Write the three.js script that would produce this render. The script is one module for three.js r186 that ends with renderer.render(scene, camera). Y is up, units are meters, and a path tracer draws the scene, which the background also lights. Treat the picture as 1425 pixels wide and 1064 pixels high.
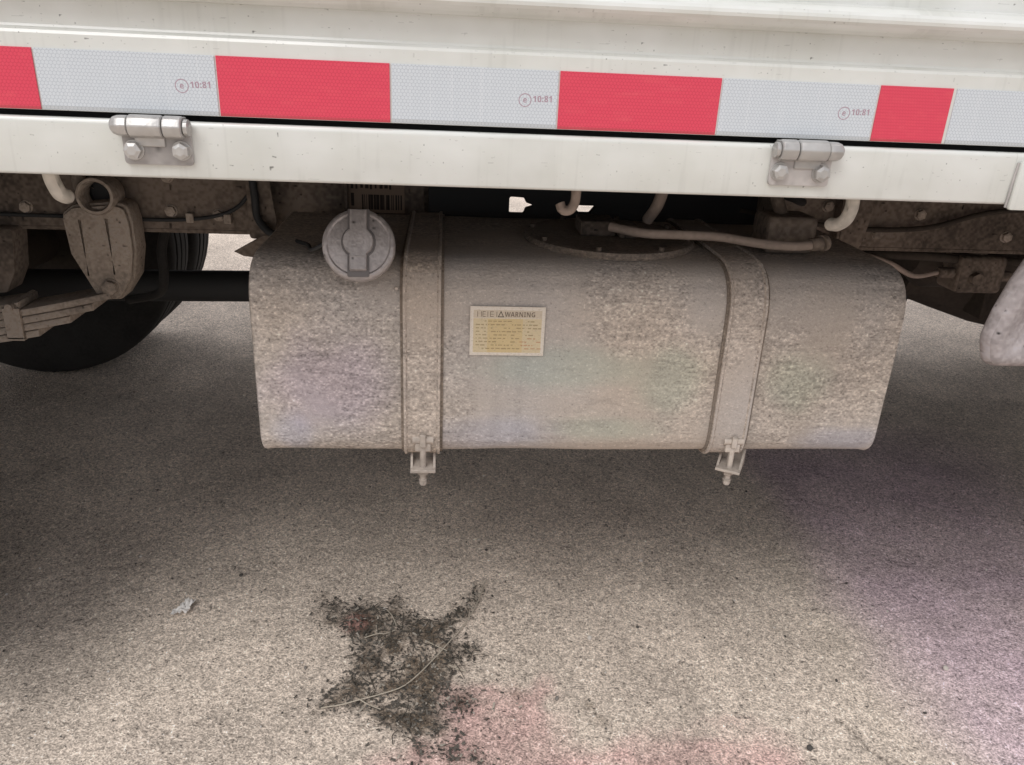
import * as THREE from 'three';
import { mergeGeometries, mergeVertices, toCreasedNormals } from 'three/addons/utils/BufferGeometryUtils.js';
import { RoundedBoxGeometry } from 'three/addons/geometries/RoundedBoxGeometry.js';

// ---------------------------------------------------------------- camera, sky, sun, exposure
const scene = new THREE.Scene();
const camera = new THREE.PerspectiveCamera(51.62, 1425 / 1064, 0.02, 900);
{
  const right = new THREE.Vector3(0.99614213, 0.04299231, 0.0765017), up = new THREE.Vector3(-0.00998269, 0.92162711, -0.3879482), back = new THREE.Vector3(-0.08718483, 0.38568786, 0.91850078);
  camera.quaternion.setFromRotationMatrix(new THREE.Matrix4().makeBasis(right, up, back));
  camera.position.set(-0.10137776, 0.92301729, 0.75475338);
}
scene.add(camera);
const renderer = new THREE.WebGLRenderer({ antialias: true });
renderer.toneMapping = THREE.LinearToneMapping;
renderer.toneMappingExposure = 1.36;
renderer.shadowMap.enabled = true;
renderer.shadowMap.type = THREE.PCFSoftShadowMap;
{ // overcast sky: zenith brighter than the horizon, soft cloud mottling, slightly cool overhead and warm low
  const W = 256, H = 128, d = new Float32Array(W * H * 4);
  for (let y = 0; y < H; y++) for (let x = 0; x < W; x++) {
    const el = (y + 0.5) / H * Math.PI - Math.PI / 2, az = (x / W) * Math.PI * 2, s = Math.max(0, Math.sin(el));
    const m = 1 + 0.07 * Math.sin(az * 3 + 2 * s * 3) * Math.sin(el * 5 + 1) + 0.05 * Math.sin(az * 7 + el * 9);
    const L = (el < 0 ? 0.3 : 0.52 + 0.2 * s) * m, i = (y * W + x) * 4;
    d[i] = L * 1.0; d[i + 1] = L * 1.0; d[i + 2] = L * (1.035 + 0.04 * s); d[i + 3] = 1;
  }
  const t = new THREE.DataTexture(d, W, H, THREE.RGBAFormat, THREE.FloatType);
  t.mapping = THREE.EquirectangularReflectionMapping; t.magFilter = t.minFilter = THREE.LinearFilter; t.needsUpdate = true;
  scene.background = t; scene.environment = t;
}
const sun = new THREE.DirectionalLight(new THREE.Color(1, 0.985, 0.965), 1.15);
sun.position.set(-2.4, 5.4, 2.8); sun.target.position.set(0, 0.3, -0.6);
sun.castShadow = true; sun.shadow.radius = 60; sun.shadow.mapSize.set(2048, 2048);
Object.assign(sun.shadow.camera, { left: -5, right: 5, top: 5, bottom: -5, near: 0.1, far: 16 });
scene.add(sun, sun.target);

// ---------------------------------------------------------------- helpers
function rngOf(seed) { let s = seed | 0; return () => { s = (s + 0x6d2b79f5) | 0; let t = Math.imul(s ^ (s >>> 15), 1 | s); t = (t + Math.imul(t ^ (t >>> 7), 61 | t)) ^ t; return ((t ^ (t >>> 14)) >>> 0) / 4294967296; }; }
const hash = (x, y, s) => { let h = Math.imul(x, 374761393) + Math.imul(y, 668265263) + Math.imul(s, 2147483647 - 1013904223); h = Math.imul(h ^ (h >>> 13), 1274126177); return ((h ^ (h >>> 16)) >>> 0) / 4294967296; };
const smooth = (t) => t * t * (3 - 2 * t), lerp = (a, b, t) => a + (b - a) * t, clamp = (v, a = 0, b = 1) => Math.min(b, Math.max(a, v)), step = (a, b, v) => smooth(clamp((v - a) / (b - a)));
function vn(x, y, s = 1, p = 0) { // value noise; with a period p it tiles
  const x0 = Math.floor(x), y0 = Math.floor(y), fx = smooth(x - x0), fy = smooth(y - y0), w = (v) => (p ? ((v % p) + p) % p : v);
  return lerp(lerp(hash(w(x0), w(y0), s), hash(w(x0 + 1), w(y0), s), fx), lerp(hash(w(x0), w(y0 + 1), s), hash(w(x0 + 1), w(y0 + 1), s), fx), fy);
}
function fbm(x, y, s = 1, o = 4, p = 0) { let a = 0.5, v = 0, n = 0; for (let i = 0; i < o; i++) { v += a * vn(x, y, s + i, p); n += a; a *= 0.55; x *= 2; y *= 2; p *= 2; } return v / n; }
function tex(n, fn, { srgb = true, repeat = 1, h = n } = {}) { // fn(u, v) -> [r, g, b] in 0..1 (display values when srgb)
  const d = new Uint8Array(n * h * 4);
  for (let y = 0; y < h; y++) for (let x = 0; x < n; x++) { const c = fn((x + 0.5) / n, (y + 0.5) / h, x, y), i = (y * n + x) * 4; for (let k = 0; k < 3; k++) d[i + k] = clamp(c[k] ?? c[0]) * 255; d[i + 3] = 255; }
  const t = new THREE.DataTexture(d, n, h, THREE.RGBAFormat); t.wrapS = t.wrapT = THREE.RepeatWrapping; t.magFilter = THREE.LinearFilter; t.minFilter = THREE.LinearMipmapLinearFilter; t.generateMipmaps = true;
  if (srgb) t.colorSpace = THREE.SRGBColorSpace; t.repeat.set(repeat, repeat); t.needsUpdate = true; return t;
}
function boxUV(g) { // uv in metres from the side a face looks to
  g = g.index ? g.toNonIndexed() : g;
  const p = g.attributes.position, uv = new Float32Array(p.count * 2), a = new THREE.Vector3(), b = new THREE.Vector3(), c = new THREE.Vector3();
  for (let i = 0; i < p.count; i += 3) {
    a.fromBufferAttribute(p, i); b.fromBufferAttribute(p, i + 1); c.fromBufferAttribute(p, i + 2);
    const n = b.clone().sub(a).cross(c.clone().sub(a)), ax = Math.abs(n.x), ay = Math.abs(n.y), az = Math.abs(n.z);
    [a, b, c].forEach((v, k) => { const [s, t] = az >= ax && az >= ay ? [v.x, v.y] : ay >= ax ? [v.x, v.z] : [v.z, v.y]; uv[(i + k) * 2] = s; uv[(i + k) * 2 + 1] = t; });
  }
  g.setAttribute('uv', new THREE.BufferAttribute(uv, 2)); return g;
}
const bare = (g) => { g = g.index ? g.toNonIndexed() : g.clone(); for (const k of Object.keys(g.attributes)) if (!['position', 'normal', 'uv'].includes(k)) g.deleteAttribute(k); if (!g.attributes.normal) g.computeVertexNormals(); return g; };
const merge = (list) => mergeGeometries(list.map((g) => boxUV(bare(g))));
const names = {};
function numbered(n) { names[n] = (names[n] ?? -1) + 1; return names[n] ? n + '_' + String(names[n]).padStart(3, '0') : n; }
function mesh(name, geo, mat, parent, label) {
  const list = Array.isArray(geo) ? geo : [geo], m = new THREE.Mesh(list.length > 1 || !list[0].userData.keepUV ? merge(list) : list[0], mat);
  m.name = numbered(name); m.castShadow = m.receiveShadow = true; if (label) m.userData.label = label; parent.add(m); return m;
}
function tag(o, label, category, group) { Object.assign(o.userData, { label, category }); if (group) o.userData.group = group; return o; }
const V = (x, y, z) => new THREE.Vector3(x, y, z);
const box = (x0, x1, y0, y1, z0, z1, r = 0.002) => new RoundedBoxGeometry(x1 - x0, y1 - y0, z1 - z0, 2, Math.min(r, (x1 - x0) / 2.1, (y1 - y0) / 2.1, (z1 - z0) / 2.1)).translate((x0 + x1) / 2, (y0 + y1) / 2, (z0 + z1) / 2);
function cyl(a, b, r0, r1 = r0, seg = 24) { // cylinder from a to b
  const d = b.clone().sub(a), g = new THREE.CylinderGeometry(r1, r0, d.length(), seg);
  g.applyQuaternion(new THREE.Quaternion().setFromUnitVectors(V(0, 1, 0), d.clone().normalize())); g.translate((a.x + b.x) / 2, (a.y + b.y) / 2, (a.z + b.z) / 2); return g;
}
const tube = (pts, r, seg = 40, rad = 10) => new THREE.TubeGeometry(new THREE.CatmullRomCurve3(pts), seg, r, rad);
function lathe(profile, origin, axis, seg = 40) { // profile [[radius, along]]
  const g = new THREE.LatheGeometry(profile.map(([r, h]) => new THREE.Vector2(Math.max(r, 0), h)), seg);
  g.applyQuaternion(new THREE.Quaternion().setFromUnitVectors(V(0, 1, 0), axis.clone().normalize())); g.translate(origin.x, origin.y, origin.z); return toCreasedNormals(g, 0.6);
}
// a section in (z, y) drawn along x; each point rounded by its own radius first
function rounded(pts, radii, n = 6) {
  const out = [], N = pts.length;
  pts.forEach((p, i) => {
    const r = Array.isArray(radii) ? radii[i] : radii, a = pts[(i + N - 1) % N], b = pts[(i + 1) % N];
    if (!r) return out.push(p);
    const u = [a[0] - p[0], a[1] - p[1]], w = [b[0] - p[0], b[1] - p[1]], lu = Math.hypot(...u), lw = Math.hypot(...w), cos = (u[0] * w[0] + u[1] * w[1]) / lu / lw, ang = Math.acos(clamp(cos, -1, 1));
    const t = Math.min(r / Math.tan(ang / 2), lu * 0.49, lw * 0.49), p0 = [p[0] + u[0] / lu * t, p[1] + u[1] / lu * t], p1 = [p[0] + w[0] / lw * t, p[1] + w[1] / lw * t];
    for (let k = 0; k <= n; k++) { const s = k / n; out.push([(1 - s) * (1 - s) * p0[0] + 2 * s * (1 - s) * p[0] + s * s * p1[0], (1 - s) * (1 - s) * p0[1] + 2 * s * (1 - s) * p[1] + s * s * p1[1]]); }
  });
  return out;
}
function extrudeX(pts, x0, x1, crease = 0.5) {
  const s = new THREE.Shape(pts.map(([z, y]) => new THREE.Vector2(-z, y))), g = new THREE.ExtrudeGeometry(s, { depth: x1 - x0, bevelEnabled: false });
  g.rotateY(Math.PI / 2); g.translate(x0, 0, 0); return toCreasedNormals(g, crease);
}
function plateXY(pts, z0, z1, bevel = 0.0015, holes = []) { // a plate in the xy plane
  const s = new THREE.Shape(pts.map(([x, y]) => new THREE.Vector2(x, y)));
  for (const h of holes) s.holes.push(new THREE.Path(h.map(([x, y]) => new THREE.Vector2(x, y))));
  const g = new THREE.ExtrudeGeometry(s, { depth: z1 - z0 - 2 * bevel, bevelEnabled: bevel > 0, bevelThickness: bevel, bevelSize: bevel, bevelOffset: -bevel, bevelSegments: 2 });
  g.translate(0, 0, z0 + bevel); return toCreasedNormals(g, 0.5);
}
const ring = (x, y, rx, ry = rx, n = 24) => Array.from({ length: n }, (_, i) => [x + rx * Math.cos(-i / n * 2 * Math.PI), y + ry * Math.sin(-i / n * 2 * Math.PI)]);
function hexBolt(x, y, z, r, h, turn = 0) { // hex head looking to +z with a washer and a chamfered, slightly domed head
  const head = new THREE.CylinderGeometry(r * 0.97, r, h, 6).rotateX(Math.PI / 2).rotateZ(turn).translate(x, y, z + h / 2 + 0.0012);
  const top = new THREE.CylinderGeometry(r * 0.55, r * 0.93, h * 0.22, 6).rotateX(Math.PI / 2).rotateZ(turn).translate(x, y, z + h * 1.11 + 0.0012);
  return [head.toNonIndexed(), top.toNonIndexed(), new THREE.CylinderGeometry(r * 1.12, r * 1.16, 0.0014, 24).rotateX(Math.PI / 2).translate(x, y, z + 0.0007)].map((g) => { g.computeVertexNormals(); return g; });
}

// ---------------------------------------------------------------- materials
const grime = (seed, n = 512, amp = 0.1, dark = 0.25, freq = 6) => tex(n, (u, v) => {
  const a = fbm(u * freq, v * freq, seed, 5, freq), sp = vn(u * freq * 24, v * freq * 24, seed + 9, freq * 24), s2 = vn(u * freq * 40, v * freq * 40, seed + 19, freq * 40);
  const k = 1 + amp * (a - 0.5) * 2 - (sp > 0.93 ? dark * (sp - 0.93) * 14 : 0) + (s2 - 0.5) * amp * 0.7;
  return [0.9 * k, 0.89 * k, 0.875 * k];
});
const bumpFine = tex(512, (u, v) => [0.5 * fbm(u * 30, v * 30, 31, 4, 30) + 0.5 * vn(u * 150, v * 150, 33, 150)], { srgb: false, repeat: 4 });
const bumpWavy = tex(256, (u, v) => [fbm(u * 5, v * 5, 71, 3, 5)], { srgb: false, repeat: 3 });
const std = (o) => new THREE.MeshStandardMaterial(o), rgb = (r, g, b) => new THREE.Color().setRGB(r, g, b);
const paintTex = tex(1024, (u, v) => { // white paint: faint horizontal dust film, sparse chips and specks
  const film = fbm(u * 4, v * 14, 3, 5, 0), f2 = fbm(u * 9, v * 9, 5, 4, 9), sp = vn(u * 170, v * 170, 8, 170), zone = step(0.52, 0.7, vn(u * 9, v * 9, 13, 9));
  const sc = vn(u * 60, v * 700, 15, 0), run = fbm(u * 120, v * 5, 17, 2, 0); let k = 1 - 0.11 * (f2 - 0.4) - 0.06 * (film - 0.5) - 0.022 * step(0.6, 0.8, run) * step(0.45, 0.6, f2); if (sp > 0.95) k -= (0.25 + zone) * (sp - 0.95) * 8; if (sc > 0.965) k -= 0.09;
  return [0.955 * k, 0.95 * k, 0.935 * k - 0.02 * f2];
}, { repeat: 2 });
const M = {
  paint: new THREE.MeshPhysicalMaterial({ color: rgb(0.775, 0.795, 0.8), clearcoat: 0.8, clearcoatRoughness: 0.15, map: paintTex, roughness: 0.45, bumpMap: bumpWavy, bumpScale: 0.0006 }),
  steel: std({ color: rgb(0.6, 0.6, 0.6), map: grime(21, 256, 0.14, 0.5, 8), roughness: 0.38, metalness: 0.45, bumpMap: bumpFine, bumpScale: 0.0002 }),
  plate: std({ color: rgb(0.58, 0.56, 0.56), map: grime(25, 256, 0.2, 0.6, 8), roughness: 0.6, bumpMap: bumpFine, bumpScale: 0.0003 }),
  frame: std({ color: rgb(0.215, 0.175, 0.145), map: grime(41, 512, 0.55, 0.9, 6), roughness: 0.9, bumpMap: bumpFine, bumpScale: 0.0006 }),
  dark: std({ color: rgb(0.06, 0.048, 0.038), map: grime(43, 256, 0.3, 0.5, 6), roughness: 0.9 }),
  under: std({ color: rgb(0.1, 0.08, 0.062), map: grime(45, 256, 0.3, 0.5, 6), roughness: 0.9 }),
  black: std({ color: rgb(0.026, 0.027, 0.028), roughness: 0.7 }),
  rubber: std({ color: rgb(0.024, 0.0225, 0.021), map: grime(47, 256, 0.4, 0.2, 8), roughness: 0.9 }),
  cast: std({ color: rgb(0.42, 0.36, 0.31), map: grime(51, 512, 0.35, 0.9, 8), roughness: 0.92, bumpMap: bumpFine, bumpScale: 0.0012 }),
  dustyTube: std({ color: rgb(0.4, 0.33, 0.29), map: grime(53, 256, 0.2, 0.5, 8), roughness: 0.9 }),
  hook: std({ color: rgb(0.66, 0.63, 0.58), map: grime(57, 256, 0.25, 0.6, 10), roughness: 0.6 }),
  clamp: std({ color: rgb(0.56, 0.5, 0.45), map: grime(59, 256, 0.22, 0.6, 10), roughness: 0.75, bumpMap: bumpFine, bumpScale: 0.0006 }),
  cap: std({ color: rgb(0.57, 0.54, 0.55), map: grime(61, 512, 0.22, 0.8, 10), roughness: 0.46, metalness: 0.4, bumpMap: bumpFine, bumpScale: 0.0005 }),
  capShade: std({ color: rgb(0.16, 0.15, 0.15), roughness: 0.8 }),
  guard: std({ color: rgb(0.4, 0.365, 0.375), map: grime(67, 512, 0.3, 1.2, 8), roughness: 0.7, bumpMap: bumpFine, bumpScale: 0.0006 }),
};
// dusty tank: matted film with rows of short horizontal wipe marks, grit and a few old runs
const tankTex = tex(2048, (u, v) => {
  const soft = fbm(u * 5, v * 5, 101, 4, 5), st = fbm(u * 26, v * 210, 103, 4, 0), g1 = fbm(u * 300, v * 420, 107, 3, 0), g2 = vn(u * 900, v * 900, 109, 900), patch = 0.18 + 0.92 * step(0.4, 0.6, fbm(u * 7, v * 7, 113, 4, 7)), scuff = step(0.66, 0.74, fbm(u * 18, v * 60, 117, 4, 0));
  let k = 1 + 0.2 * (soft - 0.5) + (0.2 * (st - 0.5) + 0.46 * (g1 - 0.5)) * patch + 0.1 * (g2 - 0.5) - 0.05 * scuff; if (g1 > 0.76) k += 0.1; if (g1 < 0.2) k -= 0.12;
  const t = fbm(u * 6, v * 6, 131, 3, 6) - 0.5;
  return [(0.802 + 0.04 * t) * k, 0.755 * k, (0.709 - 0.05 * t) * k];
}, { repeat: 1 / 0.9 });
const tankBump = tex(2048, (u, v) => [0.25 * fbm(u * 26, v * 210, 103, 4, 0) + 0.75 * fbm(u * 300, v * 420, 107, 3, 0)], { srgb: false, repeat: 1 / 0.9 });
M.tank = std({ vertexColors: true, color: rgb(0.75, 0.75, 0.755), map: tankTex, roughness: 0.78, bumpMap: tankBump, bumpScale: 0.001 });
M.strap = std({ color: rgb(0.74, 0.735, 0.74), map: tankTex, roughness: 0.85, bumpMap: tankBump, bumpScale: 0.0011 });
M.liner = std({ color: rgb(0.34, 0.32, 0.3), map: tankTex, roughness: 0.95, bumpMap: bumpFine, bumpScale: 0.0006 });

// ---------------------------------------------------------------- ground: one sheet, fine relief where it is seen close
// dark damp mess of dirt under the bed edge (outline in metres)
const MESS = [[-0.315, -0.44], [-0.27, -0.40], [-0.235, -0.415], [-0.195, -0.385], [-0.178, -0.425], [-0.165, -0.375], [-0.12, -0.36], [-0.085, -0.375], [-0.03, -0.445], [-0.052, -0.39], [-0.095, -0.325], [-0.045, -0.285], [-0.075, -0.262], [-0.085, -0.215], [-0.1, -0.16], [-0.09, -0.115], [-0.14, -0.105], [-0.19, -0.135], [-0.215, -0.165], [-0.285, -0.165], [-0.275, -0.2], [-0.245, -0.225], [-0.235, -0.275], [-0.235, -0.31], [-0.275, -0.35], [-0.3, -0.36]];
const CLUMPS = [[-0.128, -0.088, 0.016], [-0.082, -0.078, 0.017], [-0.05, -0.072, 0.011], [-0.07, -0.172, 0.02], [-0.06, -0.285, 0.018], [0.02, -0.185, 0.006], [0.13, -0.16, 0.004], [0.14, -0.135, 0.005], [0.27, -0.24, 0.005]];
function messDist(x, z) { // > 0 inside
  let inside = false, d = 1e9;
  for (let i = 0, j = MESS.length - 1; i < MESS.length; j = i++) {
    const [ax, az] = MESS[j], [bx, bz] = MESS[i];
    if ((az > z) !== (bz > z) && x < (bx - ax) * (z - az) / (bz - az) + ax) inside = !inside;
    const t = clamp(((x - ax) * (bx - ax) + (z - az) * (bz - az)) / ((bx - ax) ** 2 + (bz - az) ** 2)); d = Math.min(d, Math.hypot(x - ax - t * (bx - ax), z - az - t * (bz - az)));
  }
  let best = inside ? d : -d; for (const [cx, cz, r] of CLUMPS) best = Math.max(best, r - Math.hypot(x - cx, z - cz)); return best;
}
{
  const tile = tex(2048, (u, v) => { // rough worn concrete: fine sand grains over a mottled ground, a few dark pores and pale stones
    const a = fbm(u * 10, v * 10, 201, 5, 10), g = vn(u * 620, v * 620, 203, 620), h = vn(u * 1000, v * 1000, 205, 1000), c = vn(u * 260, v * 260, 207, 260), e = vn(u * 150, v * 150, 209, 150);
    let k = 1 + 0.2 * (a - 0.5) + 0.36 * (g - 0.5) + 0.32 * (h - 0.5) + 0.22 * (c - 0.5); if (g > 0.93) k += 0.2; if (g < 0.06) k -= 0.28; if (c < 0.05) k -= 0.36; if (c > 0.965) k += 0.22; if (e < 0.03) k -= 0.26;
    return [0.782 * k, 0.727 * k, 0.667 * k];
  }, { repeat: 1 / 1.3 });
  const rel = tex(2048, (u, v) => [0.5 * vn(u * 620, v * 620, 203, 620) + 0.3 * vn(u * 260, v * 260, 207, 260) + 0.2 * vn(u * 1000, v * 1000, 205, 1000)], { srgb: false, repeat: 1 / 1.3 });
  const axis = (a, b, st, far) => { const m = []; for (let v = a; v <= b + 1e-6; v += st) m.push(v); const lo = [], hi = []; for (let d = st * 1.4, v = a - d; v > -far; d *= 1.32, v -= d) lo.unshift(v); for (let d = st * 1.4, v = b + d; v < far; d *= 1.32, v += d) hi.push(v); return [-far, ...lo, ...m, ...hi, far]; };
  const xs = axis(-1.15, 1.15, 0.0055, 400), zs = axis(-1.5, 0.2, 0.0055, 400), nx = xs.length, nz = zs.length, P = new Float32Array(nx * nz * 3), C = new Float32Array(nx * nz * 3), U = new Float32Array(nx * nz * 2), I = [];
  for (let j = 0; j < nz; j++) for (let i = 0; i < nx; i++) {
    const x = xs[i], z = zs[j], k = j * nx + i, near = Math.hypot(x, z + 0.5) < 4;
    let y = 0, c = [1, 1, 1];
    if (near) {
      const fine = step(1.3, 1.1, Math.abs(x)) * step(1.65, 1.45, -z);
      y = (fbm(x * 9, z * 9, 301, 3) - 0.5) * 0.004 + fine * ((vn(x * 70, z * 70, 303) - 0.5) * 0.0018 + (vn(x * 170, z * 170, 305) - 0.5) * 0.0012);
      const b = fbm(x * 2.2 + 7, z * 2.2 + 3, 311, 4), s = fbm(x * 14, z * 14, 317, 3), spot = vn(x * 45, z * 45, 319); const worn = step(0.5, 0.66, fbm(x * 4.2 + 11, z * 4.2, 323, 4)); let t = 0.83 + 0.34 * b + 0.2 * (s - 0.5) - 0.07 * worn; if (spot > 0.9) t -= (spot - 0.9) * 2.2;
      c = [t, t, t];
      // pinkish brick dust beside the mess, and its bluish-violet stain to the side
      const dn = 0.09 * (fbm(x * 8, z * 8, 331, 4) - 0.5) + 0.05 * (fbm(x * 30, z * 30, 333, 3) - 0.5), dA = Math.hypot(Math.max(0, Math.abs(x + 0.005) - 0.06), Math.max(0, Math.abs(z + 0.11) - 0.075)), dB = Math.hypot(Math.max(0, Math.abs(x - 0.1) - 0.27), Math.max(0, Math.abs(z + 0.03) - 0.03));
      const dust = step(0.055, -0.01, Math.min(dA, dB) + dn) * (0.45 + 0.75 * fbm(x * 22, z * 22, 335, 3));
      c[0] *= 1 + 0.05 * dust; c[1] *= 1 - 0.16 * dust; c[2] *= 1 - 0.1 * dust;
      const red2 = step(0.035, 0.012, Math.hypot(x + 0.245, z + 0.36)) * 0.8; c[0] *= 1 + 0.1 * red2; c[1] *= 1 - 0.3 * red2; c[2] *= 1 - 0.25 * red2;
      const vio = step(0.56, 0.74, x + 0.12 * (fbm(x * 5, z * 5, 337, 3) - 0.5)) * step(-1.3, -0.9, z) * step(1.5, 1.05, x) * step(0.4, 0.1, z) * (0.7 + 0.5 * fbm(x * 9, z * 9, 339, 3)); c[0] *= 1 - 0.06 * vio; c[1] *= 1 - 0.14 * vio; c[2] *= 1 + 0.08 * vio;
      const d = messDist(x, z) + 0.034 * (fbm(x * 26, z * 26, 341, 4) - 0.56), m = step(-0.02, 0.022, d) * (0.35 + 0.65 * step(0.3, 0.58, fbm(x * 34, z * 34, 343, 4)));
      for (let q = 0; q < 3; q++) c[q] *= 1 - [0.73, 0.755, 0.785][q] * m; y += 0.0025 * m * vn(x * 120, z * 120, 345);
      const ck = Math.abs(x - (0.507 - (z + 0.125) * -0.44 + 0.012 * (fbm(z * 30, 1, 351, 3) - 0.5))) < 0.0035 && z > -0.13; if (ck) { for (let q = 0; q < 3; q++) c[q] *= 0.5; y -= 0.003; }
    }
    P.set([x, y, z], k * 3); C.set(c, k * 3); U.set([x, z], k * 2);
    if (i && j) { const a = k - nx - 1, b = k - nx; I.push(a, k - 1, b, b, k - 1, k); }
  }
  const g = new THREE.BufferGeometry(); g.setAttribute('position', new THREE.BufferAttribute(P, 3)); g.setAttribute('color', new THREE.BufferAttribute(C, 3)); g.setAttribute('uv', new THREE.BufferAttribute(U, 2)); g.setIndex(I); g.computeVertexNormals();
  const m = new THREE.Mesh(g, std({ color: rgb(1.12, 1.12, 1.13), map: tile, vertexColors: true, roughness: 0.96, bumpMap: rel, bumpScale: 0.0023 }));
  m.name = 'ground'; m.receiveShadow = true; m.userData = { kind: 'structure', label: 'rough grey-brown concrete ground under and beyond the truck' }; scene.add(m);
}

// ---------------------------------------------------------------- the truck
const truck = new THREE.Group(); truck.name = numbered('truck'); scene.add(truck);
tag(truck, 'white dropside truck bed side with red and white tape over a dusty fuel tank', 'truck');
const X0 = -2.6, X1 = 2.7, ZF = -1.97;

// side board: taped foot, flat, pressed ridge, flat, second ridge, top lip
{
  const bulge = (yc, rz, ry, z) => Array.from({ length: 15 }, (_, i) => { const a = -Math.PI / 2 + i / 14 * Math.PI; return [z + rz * Math.cos(a), yc + ry * Math.sin(a)]; });
  const pts = [[-0.03, 0.8588], [-0.0012, 0.8588], [0, 0.86], [0, 0.9205], [-0.0012, 0.923], [-0.006, 0.9255], [-0.007, 0.9275], [-0.007, 0.9478], ...bulge(0.9625, 0.025, 0.0125, -0.007), [-0.007, 0.977],
    [-0.007, 1.1], ...bulge(1.116, 0.016, 0.013, -0.007), [-0.007, 1.132], [-0.007, 1.235], [0, 1.24], [0, 1.262], [-0.004, 1.266], [-0.03, 1.266]];
  const board = mesh('side_board', extrudeX(pts, X0, X1, 0.35), M.paint, truck, 'white pressed side board with ridges');
  // far side board, seen only from below
  mesh('side_board', extrudeX(pts.map(([z, y]) => [ZF - z, y]).reverse(), X0, X1, 0.35), M.paint, truck);
  // reflective tape, 150 mm pieces
  const cells = (base, line, seed) => (c, w, h) => { c.fillStyle = base; c.fillRect(0, 0, w, h); c.strokeStyle = line; c.lineWidth = 1.2; const s = 13; for (let r = 0; r * s * 0.866 < h + s; r++) for (let q = 0; q * s < w + s; q++) { const x = q * s + (r % 2) * s / 2, y = r * s * 0.866; c.beginPath(); for (let k = 0; k < 6; k++) c.lineTo(x + s * 0.56 * Math.sin(k * Math.PI / 3), y + s * 0.56 * Math.cos(k * Math.PI / 3)); c.closePath(); c.stroke(); }
    const r = rngOf(seed); for (let i = 0; i < 240; i++) { c.fillStyle = `rgba(90,80,80,${0.05 + 0.1 * r()})`; c.fillRect(r() * w, r() * h, 1 + 3 * r(), 1 + 2 * r()); } };
  const canvasTex = (w, h, draw) => { const cv = document.createElement('canvas'); cv.width = w; cv.height = h; draw(cv.getContext('2d'), w, h); const t = new THREE.CanvasTexture(cv); t.colorSpace = THREE.SRGBColorSpace; return t; };
  const whiteDraw = (seed) => (c, w, h) => {
    cells('#d0d6db', 'rgba(150,158,168,0.42)', seed)(c, w, h);
    const gr = rngOf(seed + 5); for (let i = 0; i < 26; i++) { c.strokeStyle = `rgba(255,255,255,${0.05 + 0.12 * gr()})`; c.lineWidth = 1 + 2 * gr(); const x = gr() * w; c.beginPath(); c.moveTo(x, 0); c.lineTo(x + 2, h); c.stroke(); }
    c.save(); c.translate(w - 118, h * 0.52); c.rotate(-0.03); c.strokeStyle = c.fillStyle = 'rgba(140,92,108,0.62)'; c.lineWidth = 3; c.beginPath(); c.arc(0, 0, 22, 0, 7); c.stroke(); c.font = 'bold 28px sans-serif'; c.textAlign = 'center'; c.textBaseline = 'middle'; c.fillText('e', 0, -1);
    c.font = 'bold 30px sans-serif'; c.textAlign = 'left'; c.fillText('10:81', 28, -4); c.restore();
    c.fillStyle = 'rgba(120,112,104,0.22)'; c.fillRect(0, h - 14, w, 14);
  };
  const redDraw = (seed) => (c, w, h) => { cells('#dd465d', 'rgba(190,40,66,0.5)', seed)(c, w, h); const r = rngOf(seed + 3); for (let i = 0; i < 60; i++) { c.fillStyle = `rgba(235,110,110,${0.04 + 0.07 * r()})`; c.fillRect(r() * w, r() * h, 20 + 70 * r(), 3 + 16 * r()); } c.fillStyle = 'rgba(130,70,60,0.3)'; c.fillRect(0, h - 10, w, 10); };
  const mats = [0, 1, 2].map((k) => [std({ map: canvasTex(600, 200, redDraw(70 + k)), roughness: 0.32, color: rgb(0.98, 0.98, 0.98) }), std({ map: canvasTex(600, 200, whiteDraw(80 + k)), roughness: 0.3, color: rgb(0.98, 0.98, 0.98) })]);
  const strip = (x0, x1, mat, key) => {
    const w = x1 - x0, g = new THREE.BoxGeometry(w, 0.0496, 0.0012, 1, 1, 1).translate(x0 + w / 2, 0.8841, 0.0006); g.userData.keepUV = true;
    mesh('reflective_tape', g, mat, board, key);
  };
  for (let k = -11; k < 16; k++) {
    const x0 = -0.45 + 0.15 * k, red = ((k % 2) + 2) % 2 === 1;
    if (k === 5) { strip(x0 + 0.0012, x0 + 0.072, mats[1][0], 'red tape piece cut short'); continue; }
    const a = k > 5 ? x0 - 0.075 : x0, r2 = k > 5 ? !red : red; // after the cut piece the strip starts again
    strip(a + 0.0008, a + 0.1492, mats[((k % 3) + 3) % 3][red ? 0 : 1], red ? 'red tape piece' : 'white tape piece');
  }
}
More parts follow.
